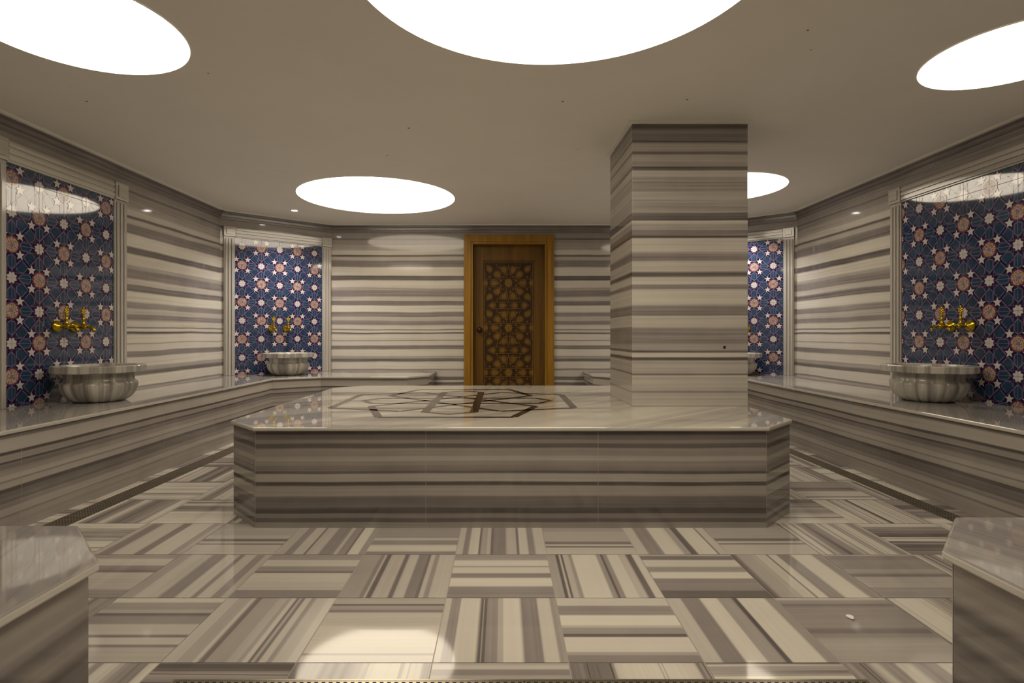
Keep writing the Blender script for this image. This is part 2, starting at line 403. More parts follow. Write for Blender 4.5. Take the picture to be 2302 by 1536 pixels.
# small old stains on the plaster
m_stain = plain('ceiling_stain', (.16, .14, .11), .8)
def disc(mb, c, r, m, n=10, dz=0, sq=1.0, rot=0):
    pts = [(c[0] + r * math.cos(a) * sq, c[1] + r * math.sin(a), c[2] + dz) for a in [rot - 2 * PI * k / n for k in range(n)]]
    mb.face(pts, m)
for px, py, r in ((919, 288, .009), (870, 350, .008), (1816, 68, .006), (1823, 112, .005), (1545, 224, .007), (1265, 228, .007), (195, 228, .007), (468, 165, .005), (1300, 337, .006), (1262, 360, .005)):
    Yd = 1.395 * 1250 / (750 - py); disc(mb, ((px - 1130) * Yd / 1250, Yd, CEIL - .0006), r, m_stain)
struct(mb.build('ceiling'), 'flat plastered ceiling with round lights')

# cornice of dark striped marble and the fine plaster bead above it
tn = 1
def run_trim(p, q, label):
    global tn
    d = Vector((q[0] - p[0], q[1] - p[1])); L = d.length; d.normalize(); n = Vector((-d.y, d.x))
    mb = MB()
    prof = [(0, 2.293), (.010, 2.296), (.012, 2.318), (.020, 2.326), (.022, 2.352), (.032, 2.362), (.034, 2.383)]
    P = lambda t, w, z: (p[0] + d.x * t + n.x * w, p[1] + d.y * t + n.y * w, z)
    for (w0, z0), (w1, z1) in zip(prof, prof[1:]):
        mb.face([P(0, w0, z0), P(L, w0, z0), P(L, w1, z1), P(0, w1, z1)], m_corn, [(z0 - 2.29, 0), (z0 - 2.29, L), (z1 - 2.29, L), (z1 - 2.29, 0)])
    mb.face([P(0, .034, 2.383), P(L, .034, 2.383), P(L, .06, 2.383), P(0, .06, 2.383)], m_plaster)
    mb.face([P(0, .06, 2.383), P(L, .06, 2.383), P(L, .066, CEIL), P(0, .066, CEIL)], m_plaster)
    struct(mb.build('trim_%d' % tn), label); tn += 1
run_trim(A, FA, 'dark striped marble cornice along the left wall')
run_trim(B, A, 'dark striped marble cornice over the back left niche')
run_trim(D, B, 'dark striped marble cornice along the back wall')
run_trim(Cc, D, 'dark striped marble cornice over the back right niche')
run_trim(FC, Cc, 'dark striped marble cornice along the right wall')

# ------------------------------------------------------------------ door
door = bpy.data.objects.new('door_1', None); C.objects.link(door); door.location = (.08, 7.15, 0)
struct(door, 'golden brown wooden door with carved star lattice panel')
mb = MB()
cw = .086
for a, b in (((DX0 - cw, 0), (DX0, DZ + cw)), ((DX1, 0), (DX1 + cw, DZ + cw)), ((DX0, DZ), (DX1, DZ + cw))):
    mb.box((a[0], 7.118, a[1]), (b[0], 7.15, b[1]), m_casing)
mb.build('casing', door, bevel=.004)
mb = MB()
mb.box((DX0 + .001, 7.13, 0), (DX0 + .03, 7.30, DZ - .001), m_casing); mb.box((DX1 - .03, 7.13, 0), (DX1 - .001, 7.30, DZ - .001), m_casing)
mb.box((DX0 + .03, 7.13, DZ - .03), (DX1 - .03, 7.30, DZ - .001), m_casing)
mb.build('door_jamb', door)
LY = 7.245
mb = MB()
cx0, cx1, cz0, cz1 = -.250, .402, .22, 1.952
lx0, lx1, lz1 = DX0 + .032, DX1 - .032, DZ - .032
for a, b in (((lx0, .01), (cx0, lz1)), ((cx1, .01), (lx1, lz1)), ((cx0, .01), (cx1, cz0)), ((cx0, cz1), (cx1, lz1))):
    mb.box((a[0], LY, a[1]), (b[0], LY + .045, b[1]), m_leaf)
leaf = mb.build('door_leaf', door)
mb = MB()
mb.box((cx0, LY + .010, cz0), (cx1, LY + .04, cz1), m_groove_shade)
def clip(poly, x0, x1, z0, z1):
    for ax, lim, sg in ((0, x0, 1), (0, x1, -1), (1, z0, 1), (1, z1, -1)):
        out = []
        for i in range(len(poly)):
            p, q = poly[i], poly[(i + 1) % len(poly)]
            ip = (p[ax] - lim) * sg >= 0; iq = (q[ax] - lim) * sg >= 0
            if ip: out.append(p)
            if ip != iq:
                t = (lim - p[ax]) / (q[ax] - p[ax]); out.append((p[0] + t * (q[0] - p[0]), p[1] + t * (q[1] - p[1])))
        poly = out
        if len(poly) < 3: return []
    return poly
def carve(poly, m, h=.008):
    poly = clip(poly, cx0 + .004, cx1 - .004, cz0 + .004, cz1 - .004)
    if len(poly) < 3: return
    y1 = LY + .010; y0 = y1 - h
    n = len(poly)
    mb.face([(x, y0, z) for x, z in poly], m)
    for i in range(n):
        (a, b), (c, d) = poly[i], poly[(i + 1) % n]
        mb.face([(a, y0, b), (c, y0, d), (c, y1, d), (a, y1, b)], m)
def rot(pts, a, c, s=1.0):
    return [(c[0] + s * (x * math.cos(a) - z * math.sin(a)), c[1] + s * (x * math.sin(a) + z * math.cos(a))) for x, z in pts]
mx = (cx0 + cx1) / 2; HW = (cx1 - cx0) / 2; HV = .2935
petal = [(-.068, 0), (-.028, -.036), (.008, -.042), (.034, -.026), (.042, 0), (.034, .026), (.008, .042), (-.028, .036)]
U = .001056
def one_petal(x, z, tx, tz, sc=1.0):
    """petal centred at (x, z) whose point aims at (tx, tz)"""
    a = math.atan2(z - tz, x - tx)
    carve(rot([(px * .84, pz * .84) for px, pz in petal], a, (x, z), sc), m_carve, .009)
    P = rot([(px * 1.0, pz * 1.0) for px, pz in petal], a, (x, z), sc); Q = rot([(px * 1.17, pz * 1.17) for px, pz in petal], a, (x, z), sc)
    for i in range(8): carve([P[i], P[(i + 1) % 8], Q[(i + 1) % 8], Q[i]], m_carve, .006)
def rib(p, q, w=.006):
    d = Vector((q[0] - p[0], q[1] - p[1])).normalized(); nx, nz = -d.y * w / 2, d.x * w / 2
    carve([(p[0] - nx, p[1] - nz), (q[0] - nx, q[1] - nz), (q[0] + nx, q[1] + nz), (p[0] + nx, p[1] + nz)], m_carve, .0065)
for k in range(0, 4):
    zs = 1.658 - k * 553 * U; c = (mx, zs)
    star = [((.060 if q % 2 == 0 else .045) * math.cos(PI / 10 * q), (.060 if q % 2 == 0 else .045) * math.sin(PI / 10 * q)) for q in range(20)]
    P = rot(star, 0, c)
    for q in range(20): carve([c, P[q], P[(q + 1) % 20]], m_carve, .009)
    for sx in (-1, 1):
        one_petal(mx + sx * 180 * U, zs, mx, zs)
        for sz in (-1, 1):
            one_petal(mx + sx * 143 * U, zs + sz * 107 * U, mx, zs)
            one_petal(mx + sx * 56 * U, zs + sz * 168 * U, mx, zs)
            one_petal(mx + sx * 232 * U, zs + sz * 168 * U, mx + sx * 312 * U, zs + sz * 277 * U, .9)
        one_petal(mx + sx * 78 * U, zs - 277 * U, mx, zs - 277 * U, .85)
        one_petal(mx + sx * 192 * U, zs - 277 * U, mx + sx * 312 * U, zs - 277 * U, .85)
        one_petal(mx + sx * 290 * U, zs, mx + sx * 400 * U, zs, .85)
        for sz in (-1, 1):
            for (x, z) in ((106, 190), (232, 75), (96, 30), (60, 75), (20, 108)):
                cx_, cz_ = mx + sx * x * U, zs + sz * z * U
                carve([(cx_ - .016, cz_), (cx_, cz_ - .013), (cx_ + .016, cz_), (cx_, cz_ + .013)], m_carve, .0065)
    for sz in (-1, 1):
        rib((mx - .31, zs + sz * 50 * U), (mx + .31, zs + sz * 50 * U))
        rib((mx - .22, zs - (277 + sz * 40) * U), (mx + .22, zs - (277 + sz * 40) * U))
        for sx in (-1, 1):
            rib((mx + sx * 30 * U, zs + sz * 55 * U), (mx + sx * 0 * U, zs + sz * 225 * U))
            rib((mx + sx * 262 * U, zs + sz * 0 * U), (mx + sx * 300 * U, zs + sz * 180 * U))
            rib((mx + sx * 100 * U, zs + sz * 55 * U), (mx + sx * 150 * U, zs + sz * 235 * U))
for x in (cx0 + .010, cx1 - .010): rib((x, cz0 + .005), (x, cz1 - .005), .008)
rib((cx0 + .006, cz1 - .010), (cx1 - .006, cz1 - .010), .008); rib((cx0 + .006, cz1 - .030), (cx1 - .006, cz1 - .030), .006)
mb.build('carved_panel', leaf)
def lathe(mb, prof, m, n=32, org=(0, 0, 0), axis='z', lobes=None, close=False):
    """prof = [(r, h)], revolved about the axis through org"""
    rows = []
    for r, h in prof:
        row = []
        for k in range(n):
            a = 2 * PI * k / n; rr = r * (lobes(a, h) if lobes else 1)
            c, s = rr * math.cos(a), rr * math.sin(a)
            p = {'z': (c, s, h), 'y': (c, -h, s), 'x': (h, c, s)}[axis]
            row.append((org[0] + p[0], org[1] + p[1], org[2] + p[2]))
        rows.append(row)
    for i in range(len(rows) - 1):
        for k in range(n):
            k2 = (k + 1) % n
            mb.face([rows[i][k], rows[i][k2], rows[i + 1][k2], rows[i + 1][k]], m,
                    [(k / n * 1.6, prof[i][1]), ((k + 1) / n * 1.6, prof[i][1]), ((k + 1) / n * 1.6, prof[i + 1][1]), (k / n * 1.6, prof[i + 1][1])])
    return rows
mb = MB()
lathe(mb, [(.001, .075), (.022, .072), (.032, .058), (.030, .045), (.016, .032), (.014, .012), (.034, .008), (.036, 0), (.001, 0)], m_knob, 24, (-.298, LY, 1.047), 'y')
mb.build('door_knob', leaf, smooth=True)

# ------------------------------------------------------------------ benches
def inset(poly, d):
    out = []; n = len(poly)
    for i in range(n):
        p0, p1, p2 = (Vector(poly[(i - 1) % n]), Vector(poly[i]), Vector(poly[(i + 1) % n]))
        d1 = (p1 - p0).normalized(); d2 = (p2 - p1).normalized()
        n1 = Vector((-d1.y, d1.x)); n2 = Vector((-d2.y, d2.x))
        k = 1 + n1.dot(n2); off = (n1 + n2) / max(.2, k)
        out.append(tuple(p1 + off * d))
    return out
def bench(poly, free, loc, label, seams=(), group='marble wall benches', stone=None):
    """poly ccw; free = indices of edges that face the room"""
    e = empty('marble_bench', loc, label, 'bench', group)
    mb = MB(); ins = inset(poly, .018); n = len(poly)
    base = []
    for i in range(n):                       # riser: pulled in only on free edges
        base.append(ins[i] if (i in free or (i - 1) % n in free) else poly[i])
    # keep wall-side points on the wall
    for i in range(n):
        if (i in free) != ((i - 1) % n in free):
            p = Vector(poly[i]); e0 = i if i in free else (i - 1) % n
            a = Vector(poly[e0]); b = Vector(poly[(e0 + 1) % n]); dd = (b - a).normalized(); nn = Vector((-dd.y, dd.x))
            o2 = (i - 1) % n if i in free else i
            a2 = Vector(poly[o2]); b2 = Vector(poly[(o2 + 1) % n]); d2 = (b2 - a2).normalized()
            t = .018 / (nn.dot(d2) if abs(nn.dot(d2)) > .2 else .2)
            base[i] = tuple(p + d2 * t)
    mb.prism(base, 0, SEAT - .022, stone or m_bench)
    for i in free:
        a = Vector(base[i]); b = Vector(base[(i + 1) % n]); L = (b - a).length; dd = (b - a).normalized(); nn = Vector((dd.y, -dd.x)) * .0006
        for s in [0.0] + [x for x in seams if x < L - .1 and L > 2]:
            p = a + dd * (s + .001) + nn; q = p + dd * .002
            mb.face([(p.x, p.y, .0), (q.x, q.y, 0), (q.x, q.y, SEAT - .022), (p.x, p.y, SEAT - .022)], m_grout)
    mb.build('riser', e)
    mb = MB()
    mb.prism(poly, SEAT - .0219, SEAT, m_pale, m_seat, uvtop=lambda p: (p.x + .35 * p.y, p.y))
    mb.build('seat_slab', e, bevel=.006)
    return e
e_ = .002
LB = [(-2.452, 1.652), (LW + e_, 1.652), (LW + e_, 6.277), (-2.203, 7.147), (-.852, 7.147), (-.845, 6.43), (-1.055, 6.175), (-2.03, 6.20), (-2.452, 5.94)][::-1]
bench(LB, {8, 0, 1, 2, 3}, (-2.8, 4, 0), 'long striped marble bench along the left wall, turning the back corner to beside the door', (1.2, 2.4, 3.1))
RB = [(2.566, 1.652), (2.566, 5.92), (2.20, 6.20), (1.24, 6.20), (1.03, 6.45), (1.03, 7.147), (2.448, 7.147), (RW - e_, 6.338), (RW - e_, 1.652)]
RB = RB[::-1]
bench(RB, {3, 4, 5, 6, 7}, (2.9, 4, 0), 'long striped marble bench along the right wall, passing behind the column', (1.0, 2.2, 3.4))
FL = [(-.85, .403), (-.85, 1.172), (-1.062, 1.392), (-2.03, 1.392), (-2.452, 1.648), (LW + e_, 1.648), (LW + e_, 1.265), (-2.205, .403)]
bench(FL, {0, 1, 2, 3}, (-1.5, .9, 0), 'striped marble bench block with cut corner in the near left corner of the photo', (), stone=m_near_shaded)
FR = [(.975, .403), (2.455, .403), (RW - e_, 1.225), (RW - e_, 1.648), (2.566, 1.648), (2.20, 1.456), (1.183, 1.456), (.975, 1.235)]
bench(FR, {4, 5, 6, 7}, (1.6, .9, 0), 'striped marble bench block with cut corner in the near right corner of the photo', (), stone=m_near_shaded)

# ------------------------------------------------------------------ central platform
plat = empty('heated_platform', (.06, 4, 0), 'large low marble platform with cut corners and a brown star inlay, carrying the column', 'platform')
PP = [(-1.279, 2.845), (1.365, 2.845), (1.617, 3.10), (1.617, 4.91), (1.40, 5.13), (-1.28, 5.13), (-1.503, 4.91), (-1.503, 3.072)]
mb = MB()
mb.prism(inset(PP, .014), 0, SEAT - .022, m_plat)
IP = inset(PP, .014)
for X in (-.396, .490, IP[0][0] + .001, IP[1][0] - .004):
    mb.face([(X, IP[0][1] - .0006, 0), (X + .002, IP[0][1] - .0006, 0), (X + .002, IP[0][1] - .0006, SEAT - .022), (X, IP[0][1] - .0006, SEAT - .022)], m_grout)
mb.build('riser', plat)
mb = MB()
mb.prism(PP, SEAT - .0219, SEAT, m_edge_lit, m_lip, uvtop=lambda p: (p.x * .55 - p.y * .62 + 4.3, p.y * .5 + p.x * .5))
slab = mb.build('top_slab', plat, bevel=.007)
mb = MB()
ic = (-.325, 3.97)
def strip(a, b, w, z=SEAT + .0006, m=m_inlay):
    a = Vector(a); b = Vector(b); d = (b - a).normalized(); n = Vector((-d.y, d.x)) * w / 2
    a = a + Vector(ic); b = b + Vector(ic)
    mb.face([(*(a - n), z), (*(b - n), z), (*(b + n), z), (*(a + n), z)], m)
h, o2, p2 = .386, .785, .54
outer = [(-h, -o2), (h, -o2)]
for q in range(4):
    R = lambda p, q=q: (p[0], p[1]) if q == 0 else ((-p[1], p[0]) if q == 1 else ((-p[0], -p[1]) if q == 2 else (p[1], -p[0])))
    strip(R((-h, -o2)), R((h, -o2)), .048)
    strip(R((h, -o2)), R((p2, -.31)), .048, SEAT + .0007)
    strip(R((-h, -o2)), R((-p2, -.31)), .048, SEAT + .0007)
    strip(R((.15, -.575)), R((0, -.67)), .04); strip(R((-.15, -.575)), R((0, -.67)), .04)
for s in (-.15, .15):
    strip((s, -.585), (s, .585), .052, SEAT + .0009); strip((-.585, s), (.585, s), .050, SEAT + .0008)
for a, b in (((.54, .31), (-.31, -.54)), ((.31, .54), (-.54, -.31)), ((-.54, .31), (.31, -.54)), ((-.31, .54), (.54, -.31))):
    strip(a, b, .044, SEAT + .0008)
mb.build('star_inlay', slab)

# column standing on the platform
mb = MB()
CP = [(.854, 3.667), (1.616, 3.667), (1.616, 4.33), (.838, 4.33)]
mb.prism(CP, SEAT + .0005, CEIL - .0005, m_col)
mb.box((1.455, 3.6655, .900), (1.470, 3.6668, .918), m_knob)
col = mb.build('column', bevel=.004)
tag(col, 'square striped marble column rising from the platform to the ceiling', 'column')
mb = MB()
O = .028; lo = CEIL - .014
cp = [(CP[0][0] - O, CP[0][1] - O), (CP[1][0] + O, CP[1][1] - O), (CP[2][0] + O, CP[2][1] + O), (CP[3][0] - O, CP[3][1] + O)]
mb.prism(cp, lo, CEIL - .0004, m_plaster)
struct(mb.build('trim_%d' % tn), 'fine plaster bead around the head of the column'); tn += 1

# ------------------------------------------------------------------ niches
def frame_of(p, q):
    """p->q with the room on the left; returns fr(u along from p, z, out into room)"""
    d = Vector((q[0] - p[0], q[1] - p[1])).normalized(); n = Vector((-d.y, d.x))
    return (lambda u, z, w=0: (p[0] + d.x * u + n.x * w, p[1] + d.y * u + n.y * w, z)), d, n
TA = .2145
def starpoly(n, r0, r1, ph=PI / 2):
    return [((r0 if k % 2 == 0 else r1) * math.cos(ph + PI * k / n), (r0 if k % 2 == 0 else r1) * math.sin(ph + PI * k / n)) for k in range(2 * n)]
def tile_panel(fr, u0, u1, z0, z1, uc, parity, parent):
    """uc: u of a lattice column; parity 0 -> medallions of that column sit on even rows (z = .72 + .2145 k)"""
    mb = MB(); a = TA
    mb.fbox(fr, (u0, z0, .0), (u1, z1, .006), t_navy)
    def put(c, poly, m, lay):
        w = .006 + .00035 * lay
        P = [(c[0] + x * a, c[1] + y * a) for x, y in poly]
        n = len(P); cc = (sum(p[0] for p in P) / n, sum(p[1] for p in P) / n)
        convex = all(((P[(i + 1) % n][0] - P[i][0]) * (P[(i + 2) % n][1] - P[(i + 1) % n][1]) - (P[(i + 1) % n][1] - P[i][1]) * (P[(i + 2) % n][0] - P[(i + 1) % n][0])) >= -1e-12 for i in range(n))
        for T in ([P] if convex else [[cc, P[i], P[(i + 1) % n]] for i in range(n)]):
            T = clip(T, u0, u1, z0, z1)
            if len(T) >= 3: mb.face([fr(x, y, w) for x, y in T], m)
    def line(c, p, q, wd, m, lay):
        d = Vector((q[0] - p[0], q[1] - p[1])).normalized(); nx, ny = -d.y * wd / 2, d.x * wd / 2
        put(c, [(p[0] - nx, p[1] - ny), (q[0] - nx, q[1] - ny), (q[0] + nx, q[1] + ny), (p[0] + nx, p[1] + ny)], m, lay)
    def rq(P, q):
        for _ in range(q): P = [(-y, x) for x, y in P]
        return P
    def shr(P, s):
        n = len(P); cx = sum(p[0] for p in P) / n; cy = sum(p[1] for p in P) / n
        return [(cx + (x - cx) * s, cy + (y - cy) * s) for x, y in P]
    ax = [(.235, 0), (.345, -.128), (.655, -.132), (.72, 0), (.655, .132), (.345, .128)]
    dg = [(.175, .25), (.25, .175), (.43, .165), (.60, .345), (.345, .60), (.165, .43)]
    i0 = int((u0 - uc) / a) - 2; i1 = int((u1 - uc) / a) + 2
    for i in range(i0, i1 + 1):
        for k in range(-2, 9):
            c = (uc + i * a, .72 + .2145 * k)
            if (i + k + parity) % 2 == 0:
                put(c, starpoly(5, .305, .305, PI / 2), t_navy, 5); put(c, starpoly(5, .288, .288), t_plum, 6)
                put(c, starpoly(5, .242, .228), t_med, 7)
                put(c, starpoly(5, .075, .05), t_lilac, 8)
                for sx in (-1, 1):
                    for sy in (-1, 1):
                        s = [(x + sx * .29, y + sy * .29) for x, y in starpoly(5, .200, .098, PI / 2)]
                        put(c, s, t_navy, 4)
                        s = [(x + sx * .29, y + sy * .29) for x, y in starpoly(5, .172, .074, PI / 2)]
                        put(c, s, t_cream, 5)
            else:
                for q in range(4):
                    P = rq(ax, q); put(c, P, t_lilac, 1); put(c, shr(P, .86), t_teal, 2)
                    P = rq(dg, q); put(c, P, t_lilac, 1); put(c, shr(P, .88), t_teal, 2)
                    for z_ in (-.155, .155):
                        (p, r_) = rq([(.16, z_), (.62, z_)], q); line(c, p, r_, .014, t_lilac, 3)
                    (p, r_) = rq([(.20, .02), (.60, .42)], q); line(c, p, r_, .035, t_navy, 3)
                    (p, r_) = rq([(.235, .02), (.60, .385)], q); line(c, p, r_, .012, t_lilac, 4)
                put(c, starpoly(8, .245, .18, 0), t_plum, 4)
                put(c, starpoly(8, .215, .16, 0), t_navy, 5)
                put(c, starpoly(8, .195, .140, PI / 8), t_cream, 6)
    for i in range(i0, i1 + 1):
        u = uc + i * a
        if u0 + .004 < u < u1 - .004: mb.face([fr(x, z, .0093) for x, z in ((u - .001, z0), (u + .001, z0), (u + .001, z1), (u - .001, z1))], t_grout)
    for k in range(-1, 8):
        z = .72 + .2145 * k
        if z0 + .004 < z < z1 - .004: mb.face([fr(x, y, .0094) for x, y in ((u0, z - .001), (u1, z - .001), (u1, z + .001), (u0, z + .001))], t_grout)
    return mb.build('tile_panel', parent)
def niche(p, q, u0, u1, fw, uc, parity, label):
    fr, d, n = frame_of(p, q)
    c = fr((u0 + u1) / 2, SEAT)
    e = empty('tiled_niche', c, label, 'tiled niche', 'blue tiled panels framed in marble')
    ZT = 2.10; zb = SEAT + .001
    tile_panel(fr, u0, u1, zb, ZT, uc, parity, e)
    vert = lambda u00: (lambda P: ((Vector(P[:2]) - Vector(fr(u00, 0)[:2])).dot(d) + 3.1, P.z * .5))
    for s in (0, 1):
        a = u0 - fw if s == 0 else u1
        mb = MB()
        mb.fbox(fr, (a, zb, 0), (a + fw, ZT + .005, .018), m_pale, vert(a))
        m = fw / 9                                                # flutes
        for k in range(3):
            f0 = a + m * (1 + 2.6 * k)
            mb.fbox(fr, (f0, zb, .018), (f0 + m * 1.7, ZT - .02, .028), m_pale, vert(a))
        mb.build('pilaster', e, bevel=.002)
        mb = MB()
        mb.fbox(fr, (a - .003, ZT + .006, 0), (a + fw + .003, ZT + fw, .032), m_pale)
        mb.fbox(fr, (a + .022, ZT + .03, .032), (a + fw - .022, ZT + fw - .024, .040), m_pale)
        mb.build('corner_block', e, bevel=.003)
    mb = MB()
    mb.fbox(fr, (u0 + .004, ZT + .001, 0), (u1 - .004, ZT + fw - .004, .018), m_pale, lambda P: (P.z + 2, P.x + P.y))
    m = fw / 9
    for k in range(3):
        f0 = ZT + m * (1 + 2.6 * k)
        mb.fbox(fr, (u0 + .01, f0, .018), (u1 - .01, f0 + m * 1.7, .028), m_pale, lambda P: (P.z + 2, P.x + P.y))
    mb.build('lintel_moulding', e, bevel=.002)
    return fr, d, n
# left wall: walk from A towards the camera -> u = 6.28 - Y
uL = lambda Y: A[1] - Y
frL = niche(A, FA, uL(4.547), uL(3.554), .148, uL(3.604), 0, 'blue tiled niche on the left wall, cut by the left edge of the photo')
LD = math.hypot(B[0] - A[0], B[1] - A[1])
frBL = niche(B, A, LD * (1 - .902), LD * (1 - .114), .118, LD * (1 - .175), 1, 'blue tiled niche on the angled wall left of the door')
LR = math.hypot(D[0] - Cc[0], D[1] - Cc[1])
frBR = niche(Cc, D, LR * .117, LR * .90, .113, LR * .208, 0, 'blue tiled niche half hidden behind the column')
uR = lambda Y: Y - FC[1]
frR = niche(FC, Cc, uR(3.40), uR(4.667), .130, uR(4.26), 0, 'blue tiled niche on the right wall, cut by the right edge of the photo')

# ------------------------------------------------------------------ basins
def basin(loc, label):
    e = empty('marble_basin', loc, label, 'basin', 'lobed marble wash basins')
    z0 = loc[2] + .0008
    lob = lambda a, hh: 1 - (.11 * (1 - abs(math.cos(8 * a)) ** .6)) * (1 if hh < .14 else .15)
    prof = [(.001, 0), (.140, 0), (.160, .006), (.186, .022), (.207, .044), (.223, .072), (.232, .100), (.234, .122), (.229, .136), (.216, .143), (.209, .152), (.209, .180), (.214, .205)]
    mb = MB()
    lathe(mb, prof, m_basin, 128, (loc[0], loc[1], z0), lobes=lob)
    mb.build('bowl', e, smooth=True)
    mb = MB()
    rl = lambda a, hh: 1 - (.020 * (1 - abs(math.cos(8 * a)) ** .8))
    one = lambda a, hh: 1
    pr = [(.212, .2045), (.278, .2045), (.284, .210), (.284, .250), (.279, .255), (.226, .255), (.216, .245), (.200, .16), (.16, .10), (.08, .07), (.001, .066)]
    n = 128; rows = []
    for r, hh in pr:
        row = []
        for k in range(n):
            a = 2 * PI * k / n; rr = r * (rl(a, hh) if r > .25 else 1)
            row.append((loc[0] + rr * math.cos(a), loc[1] + rr * math.sin(a), z0 + hh))
        rows.append(row)
    for i in range(len(rows) - 1):
        for k in range(n):
            k2 = (k + 1) % n
            mb.face([rows[i][k], rows[i][k2], rows[i + 1][k2], rows[i + 1][k]], m_basin, [(k / n * 2.2 + 5, pr[i][1]), ((k + 1) / n * 2.2 + 5, pr[i][1]), ((k + 1) / n * 2.2 + 5, pr[i + 1][1]), (k / n * 2.2 + 5, pr[i + 1][1])])
    o = mb.build('rim', e, smooth=True)
    es = o.modifiers.new('edges', 'EDGE_SPLIT'); es.split_angle = .7
    return e
basin((-2.872, 3.965, SEAT), 'pale lobed marble basin on the bench at the left wall')
basin((-2.49, 6.46, SEAT), 'dark-veined lobed marble basin on the back left bench, left of the door')
basin((3.045, 3.98, SEAT), 'pale lobed marble basin on the bench at the right wall')
basin((2.72, 6.50, SEAT), 'lobed marble basin on the back right bench, hidden behind the column')

# ------------------------------------------------------------------ taps
def sweep(mb, pts, rads, m, n=14):
    rows = []
    for i, p in enumerate(pts):
        p = Vector(p); t = (Vector(pts[min(i + 1, len(pts) - 1)]) - Vector(pts[max(i - 1, 0)])).normalized()
        up = Vector((0, 0, 1)) if abs(t.z) < .9 else Vector((1, 0, 0))
        s = t.cross(up).normalized(); u = s.cross(t)
        rows.append([p + (s * math.cos(2 * PI * k / n) + u * math.sin(2 * PI * k / n)) * rads[i] for k in range(n)])
    for i in range(len(rows) - 1):
        for k in range(n): mb.face([rows[i][k], rows[i][(k + 1) % n], rows[i + 1][(k + 1) % n], rows[i + 1][k]], m)
    mb.face(rows[0][::-1], m); mb.face(rows[-1], m)
def tap(fr3, u, z, label):
    fr, d, n = fr3
    w0 = .0096
    e = empty('wall_tap', fr(u, z, w0), label, 'tap', 'brass taps on the tiled niches')
    P = lambda w, dz=0, du=0: fr(u + du, z + dz, w0 + w)
    mb = MB(); sweep(mb, [P(.0003), P(.004), P(.012), P(.024), P(.034), P(.040)], [.043, .043, .040, .030, .018, .014], m_gold, 24); mb.build('flange', e, smooth=True)
    mb = MB(); sweep(mb, [P(.038), P(.055), P(.060), P(.070), P(.085), P(.095), P(.100)], [.013, .013, .018, .021, .019, .015, .012], m_gold, 16); mb.build('valve_body', e, smooth=True)
    mb = MB(); sweep(mb, [P(.096), P(.115), P(.135, -.006), P(.148, -.02), P(.152, -.036)], [.011, .011, .0105, .011, .014], m_gold, 14); mb.build('spout', e, smooth=True)
    mb = MB()
    zs = [(.012, .010), (.022, .015), (.030, .010), (.045, .0085), (.052, .013), (.060, .0085), (.078, .0075), (.084, .011), (.090, .006)]
    sweep(mb, [P(.072, a) for a, r in zs], [r for a, r in zs], m_gold, 14)
    # pierced leaf on top of the stem: a ring of lobes
    for k in range(6):
        a = PI / 2 + PI * 2 * k / 6; c = (math.cos(a) * .014, .112 + math.sin(a) * .016)
        sweep(mb, [P(.066, c[1], c[0]), P(.069, c[1], c[0]), P(.075, c[1], c[0]), P(.078, c[1], c[0])], [.004, .0085, .0085, .004], m_gold, 12)
    sweep(mb, [P(.068, .112), P(.076, .112)], [.010, .010], m_gold, 12)
    sweep(mb, [P(.072, .130), P(.072, .140), P(.072, .150)], [.008, .006, .001], m_gold, 10)
    mb.build('handle', e, smooth=True)
tap(frL, uL(3.963), 1.050, 'brass tap over the left wall basin, the one nearer the camera')
tap(frL, uL(4.124), 1.050, 'brass tap over the left wall basin, the one farther from the camera')
tap(frBL, LD * (1 - .4285), 1.060, 'left one of the two brass taps over the back left basin')
tap(frBL, LD * (1 - .557), 1.060, 'right one of the two brass taps over the back left basin')
tap(frR, uR(3.98), 1.055, 'brass tap over the right wall basin, the one nearer the camera')
tap(frR, uR(4.15), 1.055, 'brass tap over the right wall basin, the one farther from the camera')
tap(frBR, LR * .45, 1.060, 'brass tap nearer the right wall in the niche behind the column')
tap(frBR, LR * .58, 1.060, 'brass tap nearer the back wall in the niche behind the column')

# ------------------------------------------------------------------ ceiling lights
def ceiling_light(x, y, r, label, ry=None):
    ry = ry or r
    e = empty('ceiling_light', (x, y, CEIL), label, 'ceiling light', 'round ceiling lights')
    n = 96; mb = MB(); z = CEIL - .002
    E = lambda k, f, zz: (x + r * f * math.cos(2 * PI * k / n), y + ry * f * math.sin(2 * PI * k / n), zz)
    for k in range(n):
        mb.face([E(k, 1, CEIL - .0005), E(k + 1, 1, CEIL - .0005), E(k + 1, 1, CEIL - .004), E(k, 1, CEIL - .004)], m_plaster)
        mb.face([E(k, 1, CEIL - .004), E(k + 1, 1, CEIL - .004), E(k + 1, .996, CEIL - .004), E(k, .996, CEIL - .004)], m_plaster)
        mb.face([E(k, .996, CEIL - .0005), E(k, .996, CEIL - .004), E(k + 1, .996, CEIL - .004), E(k + 1, .996, CEIL - .0005)], m_plaster)
    mb.build('frame', e)
    mb = MB()
    mb.face([E(-k, .9955, z) for k in range(n)], m_lamp); mb.face([E(k, .9955, z + .001) for k in range(n)], m_lamp)
    mb.build('diffuser', e)
ceiling_light(.2145, 2.055, .825, 'largest round ceiling light, cut by the top edge of the photo')
ceiling_light(-1.28, 5.69, .79, 'round ceiling light over the far left, left of the door', .765)
ceiling_light(-1.947, 2.535, .458, 'round ceiling light at the top left corner of the photo')
ceiling_light(2.565, 2.785, .395, 'round ceiling light at the top right corner of the photo')
ceiling_light(2.14, 5.345, .545, 'round ceiling light partly hidden behind the column')
